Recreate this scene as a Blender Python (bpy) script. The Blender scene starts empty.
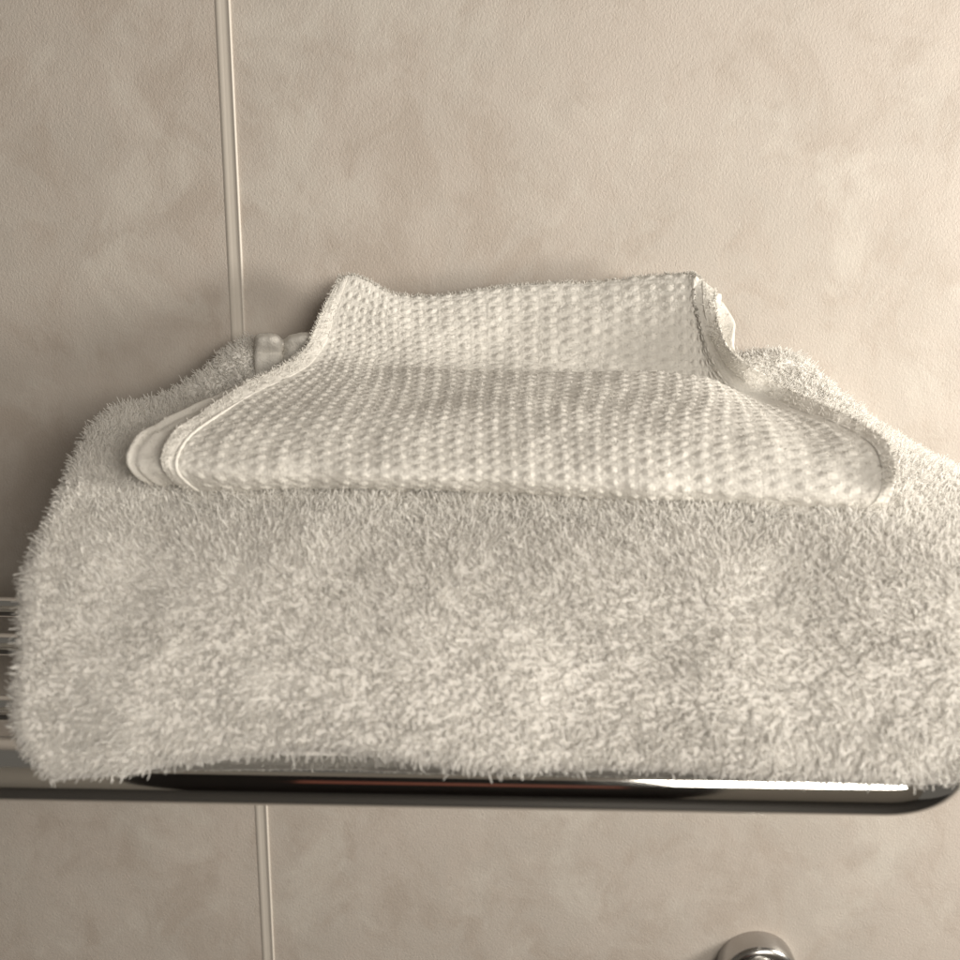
import bpy, math, random
import numpy as np
from mathutils import Matrix, Vector

random.seed(4)
rng = np.random.default_rng(11)
scene = bpy.context.scene
C = scene.collection

# ------------------------------------------------------------------ camera
CAM = np.array([0.0, -0.53, 0.20])            # wall face is y = 0, shelf tube axis is z = 0
PITCH, ROLL, FPX = 15.0, 1.0, 960.0
cd = bpy.data.cameras.new('camera')
cd.sensor_width = 36.0
cd.lens = 36.0
cd.clip_start = 0.01
cd.clip_end = 50
cd.dof.use_dof = True
cd.dof.focus_distance = 0.485
cd.dof.aperture_fstop = 9.5
cam = bpy.data.objects.new('camera', cd)
C.objects.link(cam)
Rm = Matrix.Rotation(math.radians(90 - PITCH), 4, 'X') @ Matrix.Rotation(math.radians(ROLL), 4, 'Z')
cam.matrix_world = Matrix.Translation(Vector(CAM)) @ Rm
scene.camera = cam
R3 = np.array(Rm.to_3x3())

# ------------------------------------------------------------------ world, lamp, exposure
world = bpy.data.worlds.new('World')
scene.world = world
world.use_nodes = True
bg = world.node_tree.nodes['Background']
bg.inputs['Color'].default_value = (1.0, 0.91, 0.78, 1)
bg.inputs['Strength'].default_value = 0.11

ld = bpy.data.lights.new('vanity_lamp', 'AREA')
ld.shape = 'RECTANGLE'
ld.size, ld.size_y = 0.16, 0.24
ld.energy = 8.0
ld.color = (1.0, 0.93, 0.82)
lamp = bpy.data.objects.new('vanity_lamp', ld)
C.objects.link(lamp)
LP = Vector((0.84, -0.34, 0.18))
lamp.location = LP
lamp.rotation_euler = (Vector((0.0, -0.10, 0.10)) - LP).to_track_quat('-Z', 'Y').to_euler()

cl = bpy.data.lights.new('front_fill', 'AREA')  # added fill: lifts the towel front, puts the white strip in the chrome
cl.shape = 'RECTANGLE'
cl.size, cl.size_y = 0.6, 0.42
cl.energy = 10.2
cl.color = (1.0, 0.92, 0.805)
clo = bpy.data.objects.new('front_fill', cl)
C.objects.link(clo)
QP = Vector((0.56, -1.25, 0.42))
clo.location = QP
clo.rotation_euler = (Vector((0, -0.2, 0.05)) - QP).to_track_quat('-Z', 'Y').to_euler()

scene.view_settings.view_transform = 'Standard'
scene.view_settings.look = 'None'
scene.view_settings.exposure = 0.22
scene.view_settings.gamma = 1.0
scene.view_settings.use_curve_mapping = False
scene.render.engine = 'CYCLES'
scene.cycles.max_bounces = 20
scene.cycles.diffuse_bounces = 20
scene.cycles.transmission_bounces = 12

# ------------------------------------------------------------------ helpers
def P(px, py, d):
    """photo pixel + distance in front of the camera (towards the wall) -> point"""
    r = R3 @ np.array([(px - 480) / FPX, -(py - 480) / FPX, -1.0])
    return CAM + r * (d / r[1])

def W(x, z, d):
    return np.array([x, CAM[1] + d, z])

def project(p):
    q = (p - CAM) @ R3
    return 480 + FPX * q[..., 0] / -q[..., 2], 480 - FPX * q[..., 1] / -q[..., 2]

def tag(o, label=None, cat=None, kind=None, group=None):
    if label: o['label'] = label
    if cat: o['category'] = cat
    if kind: o['kind'] = kind
    if group: o['group'] = group
    return o

def empty(name, loc):
    o = bpy.data.objects.new(name, None)
    C.objects.link(o)
    o.location = loc
    return o

def build(name, verts, faces, mat, parent=None, smooth=True):
    verts = np.asarray(verts, dtype=np.float64).reshape(-1, 3)
    if parent is not None:
        verts = verts - np.array(parent_world(parent))
    me = bpy.data.meshes.new(name)
    faces = np.asarray(faces)
    n = faces.shape[1]
    me.vertices.add(len(verts))
    me.vertices.foreach_set('co', verts.astype(np.float32).ravel())
    me.loops.add(faces.size)
    me.loops.foreach_set('vertex_index', faces.astype(np.int32).ravel())
    me.polygons.add(len(faces))
    me.polygons.foreach_set('loop_start', np.arange(0, faces.size, n, dtype=np.int32))
    me.polygons.foreach_set('loop_total', np.full(len(faces), n, dtype=np.int32))
    me.update(calc_edges=True)
    me.polygons.foreach_set('use_smooth', np.full(len(faces), smooth))
    me.validate()
    me.materials.append(mat)
    o = bpy.data.objects.new(name, me)
    C.objects.link(o)
    if parent is not None:
        o.parent = parent
    return o

def parent_world(p):
    v = Vector((0, 0, 0))
    while p is not None:
        v = v + p.location
        p = p.parent
    return v

def grid_faces(nu, nv, cyc_v=False, flip=False):
    i = np.arange(nu - 1)[:, None]
    j = np.arange(nv if cyc_v else nv - 1)[None, :]
    j2 = (j + 1) % nv
    a = i * nv + j; b = (i + 1) * nv + j; c = (i + 1) * nv + j2; d = i * nv + j2
    f = np.stack([a, b, c, d], -1).reshape(-1, 4)
    return f[:, ::-1] if flip else f

def catmull(pts, n, axis=0, cyclic=False):
    """resample control points along an axis with a centripetal-ish Catmull-Rom"""
    pts = np.moveaxis(np.asarray(pts, float), axis, 0)
    m = len(pts)
    t = np.linspace(0, m if cyclic else m - 1, n, endpoint=not cyclic)
    k = np.floor(t).astype(int)
    if not cyclic: k = np.minimum(k, m - 2)
    f = (t - k).reshape((-1,) + (1,) * (pts.ndim - 1))
    if cyclic:
        g = lambda i: pts[i % m]
    else:
        ext = np.concatenate([(2 * pts[0] - pts[1])[None], pts, (2 * pts[-1] - pts[-2])[None]])
        g = lambda i: ext[np.clip(i + 1, 0, m + 1)]
    p0, p1, p2, p3 = g(k - 1), g(k), g(k + 1), g(k + 2)
    out = 0.5 * (2 * p1 + (p2 - p0) * f + (2 * p0 - 5 * p1 + 4 * p2 - p3) * f**2 + (3 * p1 - p0 - 3 * p2 + p3) * f**3)
    return np.moveaxis(out, 0, axis)

def resample_arc(curve_grid, n):
    """even arc-length resampling along axis 1 (rows) using the mean arc length"""
    seg = np.linalg.norm(np.diff(curve_grid, axis=1), axis=2).mean(0)
    s = np.concatenate([[0], np.cumsum(seg)])
    tgt = np.linspace(0, s[-1], n)
    k = np.clip(np.searchsorted(s, tgt) - 1, 0, len(s) - 2)
    f = ((tgt - s[k]) / (s[k + 1] - s[k]))[None, :, None]
    return curve_grid[:, k] * (1 - f) + curve_grid[:, k + 1] * f, tgt

def grid_normals(G, cyc_v=False):
    du = np.gradient(G, axis=0)
    if cyc_v:
        dv = (np.roll(G, -1, 1) - np.roll(G, 1, 1)) / 2
    else:
        dv = np.gradient(G, axis=1)
    n = np.cross(du, dv)
    return n / np.maximum(np.linalg.norm(n, axis=2, keepdims=True), 1e-12)

# smooth 3-D value noise in numpy
_T = rng.random((32, 32, 32))
def vnoise(p, scale, seed=0):
    q = p * scale + seed * 7.31 + 100
    i = np.floor(q).astype(int); f = q - i; f = f * f * (3 - 2 * f)
    r = 0
    for a in (0, 1):
        for b in (0, 1):
            for c in (0, 1):
                w = (f[..., 0] if a else 1 - f[..., 0]) * (f[..., 1] if b else 1 - f[..., 1]) * (f[..., 2] if c else 1 - f[..., 2])
                r = r + w * _T[(i[..., 0] + a) % 32, (i[..., 1] + b) % 32, (i[..., 2] + c) % 32]
    return r * 2 - 1

# ------------------------------------------------------------------ materials
def new_mat(name):
    m = bpy.data.materials.new(name)
    m.use_nodes = True
    nt = m.node_tree
    return m, nt, nt.nodes['Principled BSDF'], nt.nodes['Material Output']

def cotton(name, col, trans=0.18, bump=None, lo=.93):
    m, nt, b, out = new_mat(name)
    b.inputs['Roughness'].default_value = 0.95
    b.inputs['Specular IOR Level'].default_value = 0.15
    b.inputs['Sheen Weight'].default_value = 0.15
    b.inputs['Sheen Roughness'].default_value = 0.5
    tc = nt.nodes.new('ShaderNodeTexCoord')
    nz = nt.nodes.new('ShaderNodeTexNoise'); nz.inputs['Scale'].default_value = 260; nz.inputs['Detail'].default_value = 3
    nt.links.new(tc.outputs['Object'], nz.inputs['Vector'])
    rp = nt.nodes.new('ShaderNodeValToRGB')
    rp.color_ramp.elements[0].position = 0.3; rp.color_ramp.elements[1].position = 0.72
    rp.color_ramp.elements[0].color = (col[0] * lo, col[1] * (lo - .004), col[2] * (lo - .01), 1)
    rp.color_ramp.elements[1].color = (*col, 1)
    nt.links.new(nz.outputs['Fac'], rp.inputs['Fac'])
    nt.links.new(rp.outputs['Color'], b.inputs['Base Color'])
    tr = nt.nodes.new('ShaderNodeBsdfTranslucent')
    tr.inputs['Color'].default_value = (*col, 1)
    mx = nt.nodes.new('ShaderNodeMixShader'); mx.inputs[0].default_value = trans
    nt.links.new(b.outputs[0], mx.inputs[1]); nt.links.new(tr.outputs[0], mx.inputs[2])
    nt.links.new(mx.outputs[0], out.inputs['Surface'])
    if bump:
        nz2 = nt.nodes.new('ShaderNodeTexNoise'); nz2.inputs['Scale'].default_value = bump[0]; nz2.inputs['Detail'].default_value = 4
        nt.links.new(tc.outputs['Object'], nz2.inputs['Vector'])
        bp = nt.nodes.new('ShaderNodeBump'); bp.inputs['Strength'].default_value = bump[1]; bp.inputs['Distance'].default_value = 0.0006
        nt.links.new(nz2.outputs['Fac'], bp.inputs['Height'])
        nt.links.new(bp.outputs[0], b.inputs['Normal']); nt.links.new(bp.outputs[0], tr.inputs['Normal'])
    return m

M_TERRY = cotton('terry_cotton', (0.99, 0.985, 0.973), 0.60, lo=.985)
M_TBASE = cotton('terry_backing', (0.97, 0.96, 0.94), 0.10, lo=.98)
M_WAFFLE = cotton('waffle_cotton', (0.83, 0.815, 0.78), 0.15, (900, 0.6))
M_HEM = cotton('woven_hem_cotton', (0.87, 0.855, 0.82), 0.15, (800, 0.8))
M_BAND = cotton('border_band_cotton', (0.88, 0.865, 0.83), 0.12, (1100, 0.9))

def wall_mat():
    m, nt, b, out = new_mat('mottled_beige_panel')
    tc = nt.nodes.new('ShaderNodeTexCoord')
    mp = nt.nodes.new('ShaderNodeMapping'); mp.inputs['Scale'].default_value = (1.25, 1, 1)
    nt.links.new(tc.outputs['Object'], mp.inputs['Vector'])
    def noise(scale, detail, rough, dist=0.0, off=0.0):
        n = nt.nodes.new('ShaderNodeTexNoise')
        n.inputs['Scale'].default_value = scale; n.inputs['Detail'].default_value = detail
        n.inputs['Roughness'].default_value = rough; n.inputs['Distortion'].default_value = dist
        if off:
            m2 = nt.nodes.new('ShaderNodeMapping'); m2.inputs['Location'].default_value = (off, off * .7, off * 1.3)
            nt.links.new(mp.outputs[0], m2.inputs['Vector']); nt.links.new(m2.outputs[0], n.inputs['Vector'])
        else:
            nt.links.new(mp.outputs[0], n.inputs['Vector'])
        return n
    def ramp(src, p0, p1):
        r = nt.nodes.new('ShaderNodeValToRGB')
        r.color_ramp.elements[0].position = p0; r.color_ramp.elements[1].position = p1
        r.color_ramp.interpolation = 'EASE'
        nt.links.new(src.outputs['Fac'], r.inputs['Fac'])
        return r
    def mix(fac, c1, c2, f=None):
        x = nt.nodes.new('ShaderNodeMix'); x.data_type = 'RGBA'
        if fac is not None: nt.links.new(fac, x.inputs[0])
        else: x.inputs[0].default_value = f
        for s, c in ((6, c1), (7, c2)):
            if isinstance(c, tuple): x.inputs[s].default_value = (*c, 1)
            else: nt.links.new(c, x.inputs[s])
        return x.outputs[2]
    big = ramp(noise(9, 5, .6, .3), .38, .62)
    mid = ramp(noise(22, 6, .68, .6, 3.1), .45, .66)
    pal = ramp(noise(16, 6, .68, .5, 8.4), .49, .68)
    spk = ramp(noise(45, 4, .6, .5, 5.2), .45, .75)
    c = mix(big.outputs[0], (0.485, 0.447, 0.410), (0.512, 0.466, 0.427))
    mm = nt.nodes.new('ShaderNodeMath'); mm.operation = 'MULTIPLY'; mm.inputs[1].default_value = 0.85
    nt.links.new(mid.outputs[0], mm.inputs[0])
    c = mix(mm.outputs[0], c, (0.442, 0.392, 0.350))
    m3 = nt.nodes.new('ShaderNodeMath'); m3.operation = 'MULTIPLY'; m3.inputs[1].default_value = 0.7
    nt.links.new(pal.outputs[0], m3.inputs[0])
    c = mix(m3.outputs[0], c, (0.570, 0.538, 0.497))
    m4 = nt.nodes.new('ShaderNodeMath'); m4.operation = 'MULTIPLY'; m4.inputs[1].default_value = 0.25
    nt.links.new(spk.outputs[0], m4.inputs[0])
    c = mix(m4.outputs[0], c, (0.52, 0.46, 0.415))
    nt.links.new(c, b.inputs['Base Color'])
    b.inputs['Roughness'].default_value = 0.55
    b.inputs['Specular IOR Level'].default_value = 0.3
    # fine embossing, slightly slanted strokes
    mp2 = nt.nodes.new('ShaderNodeMapping')
    mp2.inputs['Rotation'].default_value = (0, math.radians(32), 0)
    mp2.inputs['Scale'].default_value = (1.0, 1.0, 0.72)
    nt.links.new(tc.outputs['Object'], mp2.inputs['Vector'])
    e = nt.nodes.new('ShaderNodeTexNoise'); e.inputs['Scale'].default_value = 900; e.inputs['Detail'].default_value = 3; e.inputs['Distortion'].default_value = .6
    nt.links.new(mp2.outputs[0], e.inputs['Vector'])
    e2 = nt.nodes.new('ShaderNodeTexNoise'); e2.inputs['Scale'].default_value = 60; e2.inputs['Detail'].default_value = 3
    nt.links.new(tc.outputs['Object'], e2.inputs['Vector'])
    ml = nt.nodes.new('ShaderNodeMath'); ml.operation = 'MULTIPLY_ADD'; ml.inputs[1].default_value = 0.9
    nt.links.new(e2.outputs['Fac'], ml.inputs[0]); nt.links.new(e.outputs['Fac'], ml.inputs[2])
    bp = nt.nodes.new('ShaderNodeBump'); bp.inputs['Strength'].default_value = 0.5; bp.inputs['Distance'].default_value = 0.0006
    nt.links.new(ml.outputs[0], bp.inputs['Height']); nt.links.new(bp.outputs[0], b.inputs['Normal'])
    return m
M_WALL = wall_mat()

def simple(name, col, rough, metal=0.0, spec=0.5, noise=None):
    m, nt, b, out = new_mat(name)
    b.inputs['Base Color'].default_value = (*col, 1)
    b.inputs['Roughness'].default_value = rough
    b.inputs['Metallic'].default_value = metal
    b.inputs['Specular IOR Level'].default_value = spec
    tc = nt.nodes.new('ShaderNodeTexCoord')
    if noise:
        n = nt.nodes.new('ShaderNodeTexNoise'); n.inputs['Scale'].default_value = noise[0]; n.inputs['Detail'].default_value = 4
        nt.links.new(tc.outputs['Object'], n.inputs['Vector'])
        mr = nt.nodes.new('ShaderNodeMapRange')
        mr.inputs['To Min'].default_value = rough * noise[1]; mr.inputs['To Max'].default_value = rough * noise[2]
        nt.links.new(n.outputs['Fac'], mr.inputs['Value']); nt.links.new(mr.outputs[0], b.inputs['Roughness'])
    return m
M_CHROME = simple('polished_chrome', (0.80, 0.80, 0.79), 0.06, 1.0, noise=(55, .5, 1.6))
M_SATIN = simple('satin_chrome', (0.50, 0.49, 0.48), 0.22, 1.0, noise=(60, .7, 1.3))
M_TRIM = simple('pvc_joint_strip', (0.64, 0.60, 0.55), 0.38, 0, .5, noise=(80, .8, 1.2))
M_OPP = simple('plain_painted_wall', (0.72, 0.68, 0.62), 0.7, noise=(8, .9, 1.1))
M_FLOOR = simple('floor_tile', (0.10, 0.095, 0.09), 0.45, noise=(14, .8, 1.2))
M_DARK_REFL = simple('dark_brown_reflection', (0.012, 0.008, 0.007), 0.5, noise=(30, .8, 1.2))  # for the panel added as the chrome's dark band
M_RED_REFL = simple('reddish_reflection', (0.48, 0.17, 0.12), 0.5, noise=(30, .8, 1.2))  # for the strip added as the chrome's red streak

def box(name, lo, hi, mat, parent=None, bevel=0.0, seg=2):
    lo = np.array(lo, float); hi = np.array(hi, float)
    v = np.array([[(lo, hi)[i][0], (lo, hi)[j][1], (lo, hi)[k][2]] for i in (0, 1) for j in (0, 1) for k in (0, 1)])
    f = [[0, 1, 3, 2], [4, 6, 7, 5], [0, 4, 5, 1], [2, 3, 7, 6], [0, 2, 6, 4], [1, 5, 7, 3]]
    o = build(name, v, f, mat, parent, smooth=False)
    if bevel:
        md = o.modifiers.new('bevel', 'BEVEL'); md.width = bevel; md.segments = seg
        o.data.polygons.foreach_set('use_smooth', [True] * 6)
        md.harden_normals = True
    return o

# ------------------------------------------------------------------ the setting: wall with panels and joint strip
a = P(223, 0, 0.53); b_ = P(269, 960, 0.53)
XS = float((a[0] + b_[0]) / 2)                 # the seam is vertical on the wall
wall = empty('wall', (0, 0, 0)); tag(wall, kind='structure')
box('wall_panel', (-1.1, 0.0, -1.3), (XS - 0.0028, 0.012, 1.3), M_WALL, wall, 0.0006)
box('wall_panel', (XS + 0.0028, 0.0, -1.3), (1.3, 0.012, 1.3), M_WALL, wall, 0.0006)
# joint strip: low flat cover with two shallow grooves and a raised lip on one side
prof = [(-.0052, .0010), (-.0050, -.00005), (-.0036, -.00045), (-.0022, -.0006), (-.0015, -.00054), (-.0009, -.00054), (-.0004, -.0006),
        (.0012, -.0006), (.0022, -.0006), (.0027, -.0009), (.0032, -.0013), (.0038, -.0013), (.0042, -.0009), (.0044, .0010)]
zs = np.linspace(-1.3, 1.3, 60)
V = np.array([[[XS + x * .88 + .00008 * math.sin(z * 23 + x * 900), y, z] for x, y in prof] for z in zs])
js = build('joint_strip', V, grid_faces(len(zs), len(prof)), M_TRIM, wall)

# the other side of the room, seen only in the chrome, with two panels added for its reflections
opp = empty('wall_behind_camera', (0, -1.9, 0)); tag(opp, kind='structure')
box('wall_panel', (-2.2, -1.95, -1.3), (-.72, -1.9, 1.3), M_OPP, opp)
box('wall_panel', (.5, -1.95, -1.3), (2.2, -1.9, 1.3), M_OPP, opp)
dr = box('dark_reflection_panel', (-.72, -1.95, -1.3), (.5, -1.91, .75), M_DARK_REFL, opp)  # dark panel added out of view so the chrome shows a black band
box('red_reflection_strip', (-.36, -1.909, -.06), (.30, -1.885, .24), M_RED_REFL, dr, .004)  # unseen reddish strip, added to give the chrome a red streak
box('wall_panel', (-.72, -1.95, .75), (.5, -1.9, 1.3), M_OPP, opp)

fl_ = box('floor', (-2.2, -1.95, -1.36), (2.2, 0.012, -1.3), M_FLOOR)
tag(fl_, kind='structure')

# ------------------------------------------------------------------ chrome towel shelf
def tube(name, path, r, mat, parent, n=20, close=True):
    path = np.array(path, float)
    tang = np.gradient(path, axis=0); tang /= np.linalg.norm(tang, axis=1, keepdims=True)
    ref = np.array([0, 0, 1.0])
    s = np.cross(tang, ref); s /= np.linalg.norm(s, axis=1, keepdims=True)
    u = np.cross(s, tang)
    an = np.linspace(0, 2 * math.pi, n, endpoint=False)
    rr = np.full(len(path), r) if np.isscalar(r) else np.array(r)
    V = path[:, None] + rr[:, None, None] * (np.cos(an)[None, :, None] * s[:, None] + np.sin(an)[None, :, None] * u[:, None])
    F = grid_faces(len(path), n, True)
    o = build(name, V, F, mat, parent)
    return o

def lathe(name, center, axis_prof, mat, parent, n=48):
    """profile of (distance from the wall along -y, radius)"""
    an = np.linspace(0, 2 * math.pi, n, endpoint=False)
    V = np.array([[[center[0] + r * math.cos(t), center[1] - h, center[2] + r * math.sin(t)] for t in an] for h, r in axis_prof])
    return build(name, V, grid_faces(len(axis_prof), n, True, True), mat, parent)

TD = 0.318; TR = 0.0116
ty = CAM[1] + TD
xr, xl, br = 0.187, -0.405, 0.036
def u_path():
    p = [(xl, y, 0) for y in np.linspace(-.004, ty + br, 8)]
    p += [(xl + br - br * math.cos(t), ty + br - br * math.sin(t), 0) for t in np.linspace(0, math.pi / 2, 14)][1:]
    p += [(x, ty, 0) for x in np.linspace(xl + br, xr - br, 40)][1:]
    p += [(xr - br + br * math.sin(t), ty + br - br * math.cos(t), 0) for t in np.linspace(0, math.pi / 2, 20)][1:]
    p += [(xr, y, 0) for y in np.linspace(ty + br, -.004, 8)][1:]
    return p
shelf = empty('towel_shelf', ((xl + xr) / 2, 0, 0))
tag(shelf, 'polished chrome wall shelf of round tubes carrying the thick folded towel', 'towel rack')
tube('frame_tube', u_path(), TR, M_CHROME, shelf, 40)
for d in (0.352, 0.412, 0.456):
    y = CAM[1] + d
    tube('rail', [(x, y, TR - .0053) for x in np.linspace(xl + .004, xr - .004, 24)], .0052, M_CHROME, shelf, 20)
for x in (xl, xr):
    lathe('wall_flange', (x, 0, 0), [(0.0, .024), (.004, .024), (.0065, .0225), (.008, .019), (.0085, TR)], M_CHROME, shelf)

# ------------------------------------------------------------------ chrome knob hook on the wall below
hp = P(754, 964, 0.53)
hook = empty('wall_hook', (hp[0], 0, hp[2]))
tag(hook, 'round chrome hook on the wall below the shelf, cut by the picture edge', 'hook')
c0 = (hp[0], 0, hp[2])
lathe('flange', c0, [(0, .0258), (.010, .0258), (.0135, .0252), (.0155, .0238), (.0166, .0215), (.0170, .018), (.0171, .010)], M_SATIN, hook, 64)
arc = [(.040 + .0145 * math.sin(t), .0145 * math.cos(t)) for t in np.linspace(-1.0, math.pi / 2, 16)]
lathe('knob', c0, [(.0168, .0085), (.024, .0080)] + arc[:-1] + [(.0545, .0002)], M_CHROME, hook, 64)

# ------------------------------------------------------------------ yarn strands
def strands(name, pos, nrm, tilt, length, radius, parent, mat, segs=4, sides=3, curl=0.7, taper=.9):
    n = len(pos)
    L = length[:, None]
    d0 = nrm + tilt * 0.42
    d0 /= np.linalg.norm(d0, axis=1, keepdims=True)
    side = rng.normal(size=(n, 3)); side -= (side * d0).sum(1, keepdims=True) * d0
    side /= np.linalg.norm(side, axis=1, keepdims=True)
    tl = tilt - (tilt * d0).sum(1, keepdims=True) * d0
    bend = side * rng.normal(0.0, .55, (n, 1)) + tl * 1.0 + side * .35
    pts = [pos - nrm * .0006]
    cur = pts[0].copy(); dr = d0.copy()
    for k in range(segs):
        cur = cur + dr * L / segs
        pts.append(cur.copy())
        dr = dr + bend * (curl * (k + 1) / segs)
        dr /= np.linalg.norm(dr, axis=1, keepdims=True)
    pts = np.stack(pts, 1)                                    # n, segs+1, 3
    tg = np.gradient(pts, axis=1); tg /= np.linalg.norm(tg, axis=2, keepdims=True)
    s = side[:, None] - (side[:, None] * tg).sum(2, keepdims=True) * tg
    s /= np.linalg.norm(s, axis=2, keepdims=True)
    u = np.cross(tg, s)
    an = np.arange(sides) / sides * 2 * math.pi
    prof = np.linspace(1, taper, segs + 1); prof[-1] *= .7
    rr = radius[:, None] * prof[None]
    ring = pts[:, :, None] + rr[:, :, None, None] * (np.cos(an)[None, None, :, None] * s[:, :, None] + np.sin(an)[None, None, :, None] * u[:, :, None])
    V = ring.reshape(-1, 3)
    per = (segs + 1) * sides
    base = grid_faces(segs + 1, sides, True)
    F = (np.arange(n)[:, None, None] * per + base[None]).reshape(-1, 4)
    o = build(name, V, F, mat, parent)
    o['kind'] = 'stuff'
    return o

def scatter(G, Nn, weight, count, cyc_v):
    """area-weighted random points on a vertex grid"""
    nu, nv = G.shape[:2]
    jn = (np.arange(nv) + 1) % nv if cyc_v else np.arange(1, nv)
    j0 = np.arange(nv) if cyc_v else np.arange(nv - 1)
    A, B, Cc, D = G[:-1][:, j0], G[1:][:, j0], G[1:][:, jn], G[:-1][:, jn]
    ar = np.linalg.norm(np.cross(Cc - A, D - B), axis=2) * 0.5
    w = ar * weight[:-1][:, j0]
    cum = np.cumsum(w.ravel()); cum /= cum[-1]
    idx = np.searchsorted(cum, rng.random(count))
    a_, b2 = np.unravel_index(idx, w.shape)
    fu = rng.random((count, 1)); fv = rng.random((count, 1))
    def bil(X):
        return ((1 - fu) * (1 - fv) * X[a_, j0[b2]] + fu * (1 - fv) * X[a_ + 1, j0[b2]] + fu * fv * X[a_ + 1, jn[b2]] + (1 - fu) * fv * X[a_, jn[b2]])
    p = bil(G); nn = bil(Nn); nn /= np.linalg.norm(nn, axis=1, keepdims=True)
    return p, nn

# ------------------------------------------------------------------ the thick terry bath towel
def prow(d, pts):
    if np.isscalar(d): d = [d] * len(pts)
    return [P(x, y, dd) for (x, y), dd in zip(pts, d)]
rows = [
    prow(.3005, [(60, 775), (190, 758), (330, 745), (480, 764), (680, 769), (860, 775), (1075, 784)]),
    prow(.2965, [(30, 742), (180, 729), (330, 722), (480, 734), (680, 738), (860, 744), (1090, 750)]),
    prow(.300,  [(25, 695), (180, 688), (330, 688), (480, 694), (680, 698), (860, 702), (1092, 704)]),
    prow(.313,  [(30, 630), (180, 628), (330, 630), (480, 632), (680, 638), (860, 640), (1085, 644)]),
    prow(.338,  [(48, 548), (180, 552), (330, 555), (480, 558), (680, 562), (860, 565), (1060, 572)]),
    prow(.376,  [(74, 482), (180, 494), (330, 494), (480, 497), (680, 503), (860, 508), (1032, 524)]),
    prow(.415,  [(98, 440), (180, 448), (330, 452), (480, 456), (680, 462), (860, 462), (998, 496)]),
    prow(.447,  [(120, 414), (190, 420), (330, 424), (480, 432), (680, 434), (850, 436), (955, 476)]),
    prow(.472,  [(152, 408), (205, 404), (330, 408), (480, 412), (680, 416), (835, 416), (910, 450)]),
    prow(.490,  [(192, 388), (232, 374), (330, 384), (480, 386), (680, 390), (812, 386), (864, 418)]),
    prow(.502,  [(224, 360), (256, 346), (330, 356), (480, 360), (680, 366), (788, 358), (826, 396)]),
    prow(.514,  [(230, 362), (258, 350), (330, 362), (480, 366), (680, 372), (786, 364), (822, 400)]),
    [W(x, .095, .522) for x in (-.145, -.12, -.06, 0, .08, .15, .185)],
    [W(x, .04, .521) for x in (-.165, -.13, -.06, 0, .08, .15, .205)],
    [W(x, .020, .51) for x in (-.165, -.13, -.06, 0, .08, .15, .205)],
    [W(x, .0185, .43) for x in (-.170, -.13, -.06, 0, .08, .15, .215)],
    [W(x, .0185, .345) for x in (-.165, -.13, -.06, 0, .08, .15, .220)],
]
ctrl = np.array(rows).transpose(1, 0, 2)               # columns (u), rows (v), xyz
NU, NV = 150, 170
G = catmull(catmull(ctrl, NV, 1, True), NU, 0)
# soft puckers
nrm = grid_normals(G, True)
amp = (0.0020 * vnoise(G, 16, 1) + 0.0009 * vnoise(G, 38, 2) + .0004 * vnoise(G, 90, 3))[..., None]
G = G + nrm * amp   # outward
# rounded ends that show the folded layers as soft lobes
def cap(loop, sgn, n=11, b=0.016):
    cen = loop.mean(0)
    out = []
    zmin, zmax = loop[:, 2].min(), loop[:, 2].max()
    for k in range(1, n + 1):
        t = k / n
        s = math.cos(t * math.pi / 2) if t < 1 else .02
        q = cen + (loop - cen) * np.array([s, s, s]) if False else loop * s + cen * (1 - s)
        lay = np.abs(np.sin((loop[:, 2] - zmin) / (zmax - zmin) * math.pi * 3.0))
        q[:, 0] = loop[:, 0] * s + cen[0] * (1 - s) + sgn * b * math.sin(t * math.pi / 2) * (0.35 + .65 * lay * (1 - t * .4))
        out.append(q)
    return np.array(out)
G = np.concatenate([cap(G[0], -1)[::-1], G, cap(G[-1], 1)], 0)
nrm = grid_normals(G, True)
mid = G.mean((0, 1))
if ((nrm * (G - mid)).sum(2).mean()) < 0: nrm = -nrm; flip = True
else: flip = False
G = G + nrm * .0018

towel = empty('bath_towel', (0.02, CAM[1] + .40, .0125))
tag(towel, 'thick fluffy off-white terry towel folded on the chrome shelf', 'towel')
body = build('folded_body', G, grid_faces(G.shape[0], NV, True, flip), M_TBASE, towel)

# lower folded layer peeping out under the front edge
lows = [
    [W(x, .0135, .325) for x in (-.12, -.09, -.05, 0, .1, .19)],
    [W(x, z, d) for x, z, d in zip((-.123, -.09, -.05, 0, .1, .195), (.016, .0165, .017, .0165, .016, .016), (.318, .312, .310, .313, .318, .318))],
    [W(x, z, d) for x, z, d in zip((-.123, -.09, -.05, 0, .1, .195), (.021, .022, .023, .022, .021, .021), (.320, .315, .313, .316, .320, .320))],
    [W(x, .0245, .335) for x in (-.12, -.09, -.05, 0, .1, .19)],
    [W(x, .0245, .50) for x in (-.12, -.09, -.05, 0, .1, .19)],
    [W(x, .0135, .50) for x in (-.12, -.09, -.05, 0, .1, .19)],
]
lc = np.array(lows).transpose(1, 0, 2)
GL = catmull(catmull(lc, 60, 1, True), 60, 0)
cl_ = GL[0].mean(0); cr_ = GL[-1].mean(0)
GL = np.concatenate([[cl_ + (GL[0] - cl_) * .02], [cl_ + (GL[0] - cl_) * .7 + [-.003, 0, 0]], GL, [cr_ + (GL[-1] - cr_) * .7 + [.003, 0, 0]], [cr_ + (GL[-1] - cr_) * .02]], 0)
nl = grid_normals(GL, True)
fl = (nl * (GL - GL.mean((0, 1)))).sum(2).mean() < 0
if fl: nl = -nl
low = build('lower_layer', GL, grid_faces(GL.shape[0], 60, True, bool(fl)), M_TBASE, towel)

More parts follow.
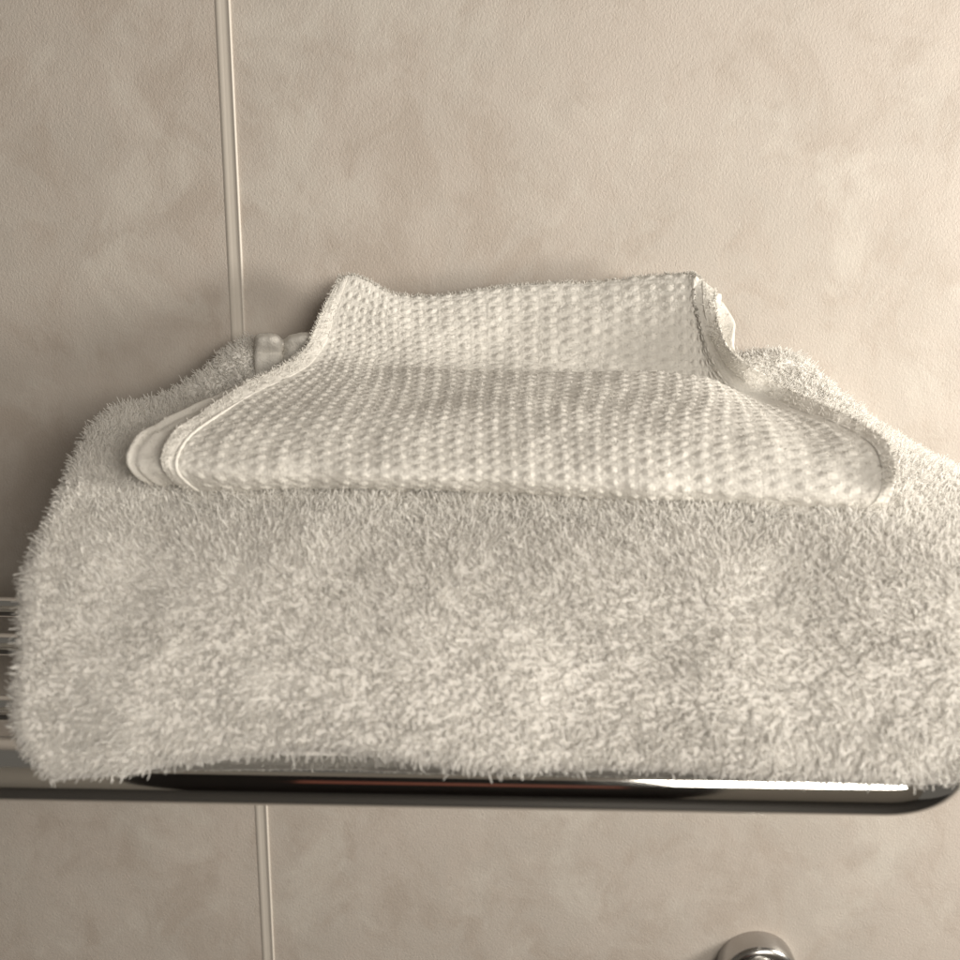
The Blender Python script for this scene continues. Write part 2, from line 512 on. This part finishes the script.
# pile: where it shows, dense; on the hidden underside and back, sparse
px, py = project(G)
wgt = np.ones(G.shape[:2])
yd = G[..., 1] - CAM[1]
wgt[(nrm[..., 2] < -.6)] = 0.05
wgt[(yd > .512)] = 0.12
hid = (px > 300) & (px < 725) & (yd > .392) & (yd < .512)
wgt[hid] = 0.03
hid2 = (px > 225) & (px < 840) & (yd > .395) & (yd < .445)
wgt[hid2] = 0.03
def comb(p, n):
    f = np.stack([vnoise(p, 22, 5), vnoise(p, 22, 6), vnoise(p, 22, 7)], 1) * .32 \
      + np.stack([vnoise(p, 75, 8), vnoise(p, 75, 9), vnoise(p, 75, 10)], 1) * .38 \
      + np.stack([vnoise(p, 210, 12), vnoise(p, 210, 13), vnoise(p, 210, 14)], 1) * .4
    f[:, 2] -= .35
    return f - (f * n).sum(1, keepdims=True) * n
def pile(name, count, length, radius, segs, curl):
    p, n_ = scatter(G, nrm, wgt, count, True)
    qx, qy = project(p)
    ok = ~((qx > 255) & (qx < 332) & (p[:, 1] - CAM[1] > .478))
    p, n_ = p[ok], n_[ok]
    clump = vnoise(p, 60, 20)
    k = len(p)
    strands(name, p, n_, comb(p, n_) + rng.normal(0, .25, p.shape), length * (1 + .18 * rng.normal(size=k).clip(-1.8, 2) + .10 * clump),
            radius * (1 + .2 * rng.normal(size=k).clip(-2, 2)), towel, M_TERRY, segs=segs, curl=curl)
pile('short_terry_pile', 98000, .0019, .00043, 2, 1.1)
pile('long_terry_pile', 46000, .0033, .00028, 3, 1.0)
pile('fringe_loops', 14000, .0046, .00024, 3, .9)
wl = np.where((GL[..., 1] - CAM[1] < .327), 1.0, 0.0)
p, n_ = scatter(GL, nl, wl, 3800, True)
strands('lower_layer_pile', p, n_, comb(p, n_) + rng.normal(0, .3, p.shape), np.full(len(p), .0034), np.full(len(p), .00033), towel, M_TERRY)

# flat woven border band with two gathered tucks, at the back left corner
bx = [256, 258, 266, 277, 283, 290, 300, 311, 322, 334]
by = [334, 338, 345, 351.5, 354.5, 360, 374, 392]
Bg = np.zeros((len(bx), len(by), 3))
for i, x in enumerate(bx):
    for j, y in enumerate(by):
        d = .4865 + (.004 if i == 0 else 0) + (.0045 if i == 4 else 0) + (.003 if j == 0 else 0) + (.0022 if j in (3, 4) and i < 5 else 0) - (.0015 if j in (1, 2) and i in (2, 3, 6, 7) else 0)
        top = {0: 3, 1: 1, 2: 0, 3: 1, 4: 6, 5: 1.5, 6: -1, 7: 0, 8: 3, 9: 5}[i] if j < 2 else 0
        Bg[i, j] = P(x, y + top, d + (.006 if j == 0 else 0))
Bf = catmull(catmull(Bg, 60, 1), 80, 0)
bnm = grid_normals(Bf)
Bf = Bf + bnm * (.0007 * vnoise(Bf, 110, 50) + .0003 * vnoise(Bf, 320, 51))[..., None]
bo = build('border_band', Bf, grid_faces(80, 60), M_BAND, towel)
sd = bo.modifiers.new('thickness', 'SOLIDIFY'); sd.thickness = .0015; sd.offset = 0

# ------------------------------------------------------------------ the waffle-weave washcloth
front = [
    ('S0', .388, [(196, 482), (222, 483), (350, 484), (520, 489), (700, 499), (836, 506), (868, 504)]),
    ('S1', .374, [(184, 489), (211, 490), (350, 491), (520, 497), (700, 507), (842, 515), (880, 512)]),
    ('S2', .365, [(161, 464), (188, 469), (350, 473), (520, 478), (700, 487), (866, 494), (894, 484)]),
    ('S3', .380, [(172, 432), (201, 437), (350, 440), (520, 442), (700, 447), (862, 451), (890, 446)]),
    ('S3b', .402, [(206, 408), (236, 412), (370, 412), (520, 413), (700, 418), (832, 430), (868, 427)]),
    ('S4', .430, [(246, 385), (276, 392), (385, 394), (520, 393), (700, 396), (786, 412), (830, 409)]),
    ('S5', .457, [(286, 365), (313, 371), (395, 375), (520, 375), (690, 377), (752, 395), (786, 387)]),
    ('S5b', [.472, .472, .475, .479, .473, .466, .459], [(304, 350), (325, 358), (400, 367), (520, 374), (690, 386), (733, 381), (746, 364)]),
    ('S6', [.485, .485, .487, .492, .482, .477, .470], [(314, 331), (335, 341), (405, 349), (520, 352), (685, 358), (712, 352), (726, 345)]),
    ('S7', [.497, .497, .498, .502, .492, .488, .482], [(323, 309), (341, 315), (405, 323), (520, 318), (682, 314), (700, 316), (717, 318)]),
    ('S8', [.507, .507, .507, .510, .503, .501, .496], [(338, 281), (353, 280), (405, 298), (520, 287), (680, 279), (696, 281), (714, 293)]),
    ('S9', [.5135, .5135, .5135, .515, .510, .508, .503], [(339, 283), (354, 282), (405, 299), (520, 288), (680, 280), (696, 283), (715, 296)]),
    ('S10', [.517, .517, .517, .517, .517, .516, .511], [(336, 300), (352, 300), (405, 312), (520, 306), (680, 300), (698, 302), (716, 312)]),
]
ct = np.array([prow(d, pts) for _, d, pts in front]).transpose(1, 0, 2)      # 7 columns, 13 rows
tcol = np.array([0, .075, .27, .5, .76, .93, 1.0])
def interp_cols(ct, ts):
    """catmull over non-uniform columns"""
    idx = np.interp(ts, tcol, np.arange(len(tcol)))
    m = len(ct); k = np.minimum(np.floor(idx).astype(int), m - 2); f = (idx - k)[:, None, None]
    ext = np.concatenate([(2 * ct[0] - ct[1])[None], ct, (2 * ct[-1] - ct[-2])[None]])
    # tangents scaled for spacing
    tt = np.concatenate([[2 * tcol[0] - tcol[1]], tcol, [2 * tcol[-1] - tcol[-2]]])
    h = (tcol[k + 1] - tcol[k])[:, None, None]
    m1 = (ext[k + 2] - ext[k]) / (tt[k + 2] - tt[k])[:, None, None] * h
    m2 = (ext[k + 3] - ext[k + 1]) / (tt[k + 3] - tt[k + 1])[:, None, None] * h
    p1, p2 = ct[k], ct[k + 1]
    return (2 * f**3 - 3 * f**2 + 1) * p1 + (f**3 - 2 * f**2 + f) * m1 + (-2 * f**3 + 3 * f**2) * p2 + (f**3 - f**2) * m2
NT, NSR = 384, 300
ts = np.linspace(0, 1, NT)
Wg = interp_cols(catmull(ct, 240, 1), ts)
Wg, sarc = resample_arc(Wg, NSR)
wn = grid_normals(Wg)
if wn[NT // 2, NSR // 3, 2] < 0: wn = -wn; wflip = True
else: wflip = False
Wg = Wg + wn * (0.0016 * vnoise(Wg, 24, 31) + .0008 * vnoise(Wg, 60, 32))[..., None]
base_sheet = Wg.copy()
# relief: rows of round bubbles with chevron rows between them
WID = .325; PX, PS = .0069, .0058
roww = np.linalg.norm(np.diff(Wg, axis=0), axis=2).sum(0)
X = .2 + (ts[:, None] - .5) * (.6 * roww[None, :] + .4 * roww.mean()) + .0012 * vnoise(Wg, 18, 33); S = sarc[None, :] + .0010 * vnoise(Wg, 18, 34) + X * .06 + .0007 * vnoise(Wg, 150, 38)
X = X + .0007 * vnoise(Wg, 150, 37)
cx = (X / PX) % 1 - .5; cs = (S / PS) % 1 - .5
r = np.sqrt((cx * 1.05)**2 + (cs * 1.25)**2)
cell = np.floor(X / PX) * 17.3 + np.floor(S / PS) * 5.7
rnd = np.sin(cell * 12.9898) * 43758.5; rnd = rnd - np.floor(rnd)
dome = np.exp(-(r / .26)**2.6) * (1.0 + .6 * (rnd - .5))
ringd = np.exp(-((r - .42) / .07)**2)
chev = (np.abs(((X / PX * 2) % 1) - .5) * 2 * .28 + S / PS * 3.0)
chev = np.sin(chev * 2 * math.pi) * np.clip(np.abs(cs) * 2.4 - .35, .35, 1)
relief = .00066 * dome - .00026 * ringd + .00028 * chev + .00016 * vnoise(Wg, 700, 35) + .00018 * vnoise(Wg, 260, 36)
t_l, t_r = .052, .956
edge = np.clip((ts - t_l - .004) / .014, 0, 1) * 1.0
edge = edge[:, None] * np.clip((np.where(np.arange(NSR) < .52 * NSR, .950, .918)[None, :] - ts[:, None]) / .02, 0, 1)
Wd = Wg + wn * (relief * edge)[..., None]

wash = empty('washcloth', (0.02, CAM[1] + .42, .096))
tag(wash, 'small off-white bubble-weave washcloth folded on top of the fluffy towel', 'washcloth')
il, ir = int(t_l * NT), int(t_r * NT)
def sheet(name, A, mat, thick=.0012):
    o = build(name, A, grid_faces(A.shape[0], A.shape[1], False, wflip), mat, wash)
    m = o.modifiers.new('thickness', 'SOLIDIFY'); m.thickness = thick; m.offset = -1
    return o
sheet('bubble_weave_panel', Wd[il:ir + 1], M_WAFFLE)
# hems: plain woven bands, slightly thicker, with a fine lengthwise rib
def hem(a, b2, rib):
    A = Wg[a:b2].copy()
    k = np.linspace(0, 1, A.shape[0])
    h = .0001 + (.00035 if a == 0 else .0001) * np.sin(k * math.pi) + .00003 * np.sin(k * 2 * math.pi * rib)
    A = A + wn[a:b2] * h[:, None, None]
    A = A + wn[a:b2] * (.00045 * vnoise(A, 130, 40) + .00025 * vnoise(A, 420, 41))[..., None]
    return sheet('hem', A, M_HEM, .0028 if a == 0 else .0012)
hem(0, il + 2, 4); hem(ir - 1, NT, 4)
# seam cord between hem and panel
for ti in (il + 1,):
    path = base_sheet[ti, 8:130:2] + wn[ti, 8:130:2] * -.0001
    tg = np.gradient(path, axis=0); tg /= np.linalg.norm(tg, axis=1, keepdims=True)
    nn = wn[ti, 8:130:2]; sdv = np.cross(tg, nn)
    an = np.linspace(0, 2 * math.pi, 8, endpoint=False)
    rad = .0008 * np.clip(np.linspace(4, 0, len(path)), .05, 1) * (1 + .12 * np.sin(np.arange(len(path)) * 1.9))
    V = path[:, None] + rad[:, None, None] * (np.cos(an)[None, :, None] * sdv[:, None] + np.sin(an)[None, :, None] * nn[:, None])
    build('seam_cord', V, grid_faces(len(path), 8, True), M_HEM, wash)

# second layer of the fold, standing out on the left and behind the raised right corner
sh = np.array([30, 33, 35, 33, 30, 22, 14, 6, 2, 0, 0, 0, 0])
low_rows = []
for i, (_, d, pts) in enumerate(front):
    dd = [d] * 7 if np.isscalar(d) else d
    r_ = []
    for j, (x, y) in enumerate(pts):
        off = [-sh[i], -sh[i] * .9, 0, 0, 0, 0, 0][j]
        ox, oy, od = 0, 5, .0050
        if i in (0, 1, 2): oy, od = -2, .0030
        if i == 3: oy, od = 2, .0030
        if i >= 10: od = .0015; oy = 8
        if j == 6: ox = -6 if i < 7 else 0
        if j == 6 and i in (7, 8, 9, 10): ox = {7: 4, 8: 7, 9: 18, 10: 6}[i]; oy = {7: 2, 8: 2, 9: 4, 10: 8}[i]; od = .012
        r_.append(P(x + off + ox, y + oy, dd[j] + od))
    low_rows.append(r_)
lt = np.array(low_rows).transpose(1, 0, 2)
Lg = interp_cols(catmull(lt, 150, 1), np.linspace(0, 1, 160))
ln = grid_normals(Lg)
if ln[80, 50, 2] < 0: ln = -ln; lflip = True
else: lflip = False
lt_ = np.linspace(0, 1, 160)[:, None]
Lg = Lg + ln * (.0010 * vnoise(Lg, 70, 44) + .0004 * vnoise(Lg, 300, 45) + .0007 * np.sin(lt_ * 2 * math.pi * 28 + 1.5 * vnoise(Lg, 30, 46)) * np.clip(1 - lt_ / .14, 0, 1))[..., None]
lo = build('under_fold', Lg, grid_faces(160, 150, False, lflip), M_HEM, wash)
m = lo.modifiers.new('thickness', 'SOLIDIFY'); m.thickness = .0045; m.offset = -1

# short fuzz on the bubbles and along the rough edges
wt = np.clip(dome, .3, 1) * edge
p, n_ = scatter(Wd, wn, wt, 13000, False)
strands('bubble_fuzz', p, n_, rng.normal(0, .8, p.shape), .0011 * (1 + .3 * rng.random(len(p))), np.full(len(p), .00014), wash, M_WAFFLE, segs=2, sides=3, curl=1.2)
ed = []; en = []
def edge_line(A, Nn, cnt, spread):
    k = rng.integers(0, len(A) - 1, cnt); f = rng.random((cnt, 1))
    ed.append(A[k] * (1 - f) + A[k + 1] * f + rng.normal(0, spread, (cnt, 3))); en.append(Nn[k])
top = int(np.argmax(Wd[NT // 2, :, 2]))
edge_line(Wd[il:ir, top], wn[il:ir, top] * .6 + np.array([0, -.1, .8]), 1500, .0004)
edge_line(Wg[-1, 40:-20], wn[-1, 40:-20] * .5 + np.array([.7, 0, .4]), 700, .0003)
edge_line(Wg[0, 135:-20], wn[0, 135:-20] * .4 + np.array([-.8, 0, .2]), 350, .0004)
hw = np.zeros(Wg.shape[:2]); hw[:il] = 1; hw[ir:] = 1
hp_, hn_ = scatter(Wg + wn * .0008, wn, hw, 700, False); ed.append(hp_); en.append(hn_)
lw = np.zeros(Lg.shape[:2]); lw[:30] = 1; lw[150:, 80:] = 1
hp_, hn_ = scatter(Lg, ln, lw, 900, False); ed.append(hp_); en.append(hn_)
p = np.concatenate(ed); n_ = np.concatenate(en); n_ /= np.linalg.norm(n_, axis=1, keepdims=True)
strands('edge_fuzz', p, n_, rng.normal(0, .6, p.shape), .0014 * (1 + .6 * rng.random(len(p))), np.full(len(p), .00017), wash, M_HEM, segs=3, sides=3, curl=1.0)
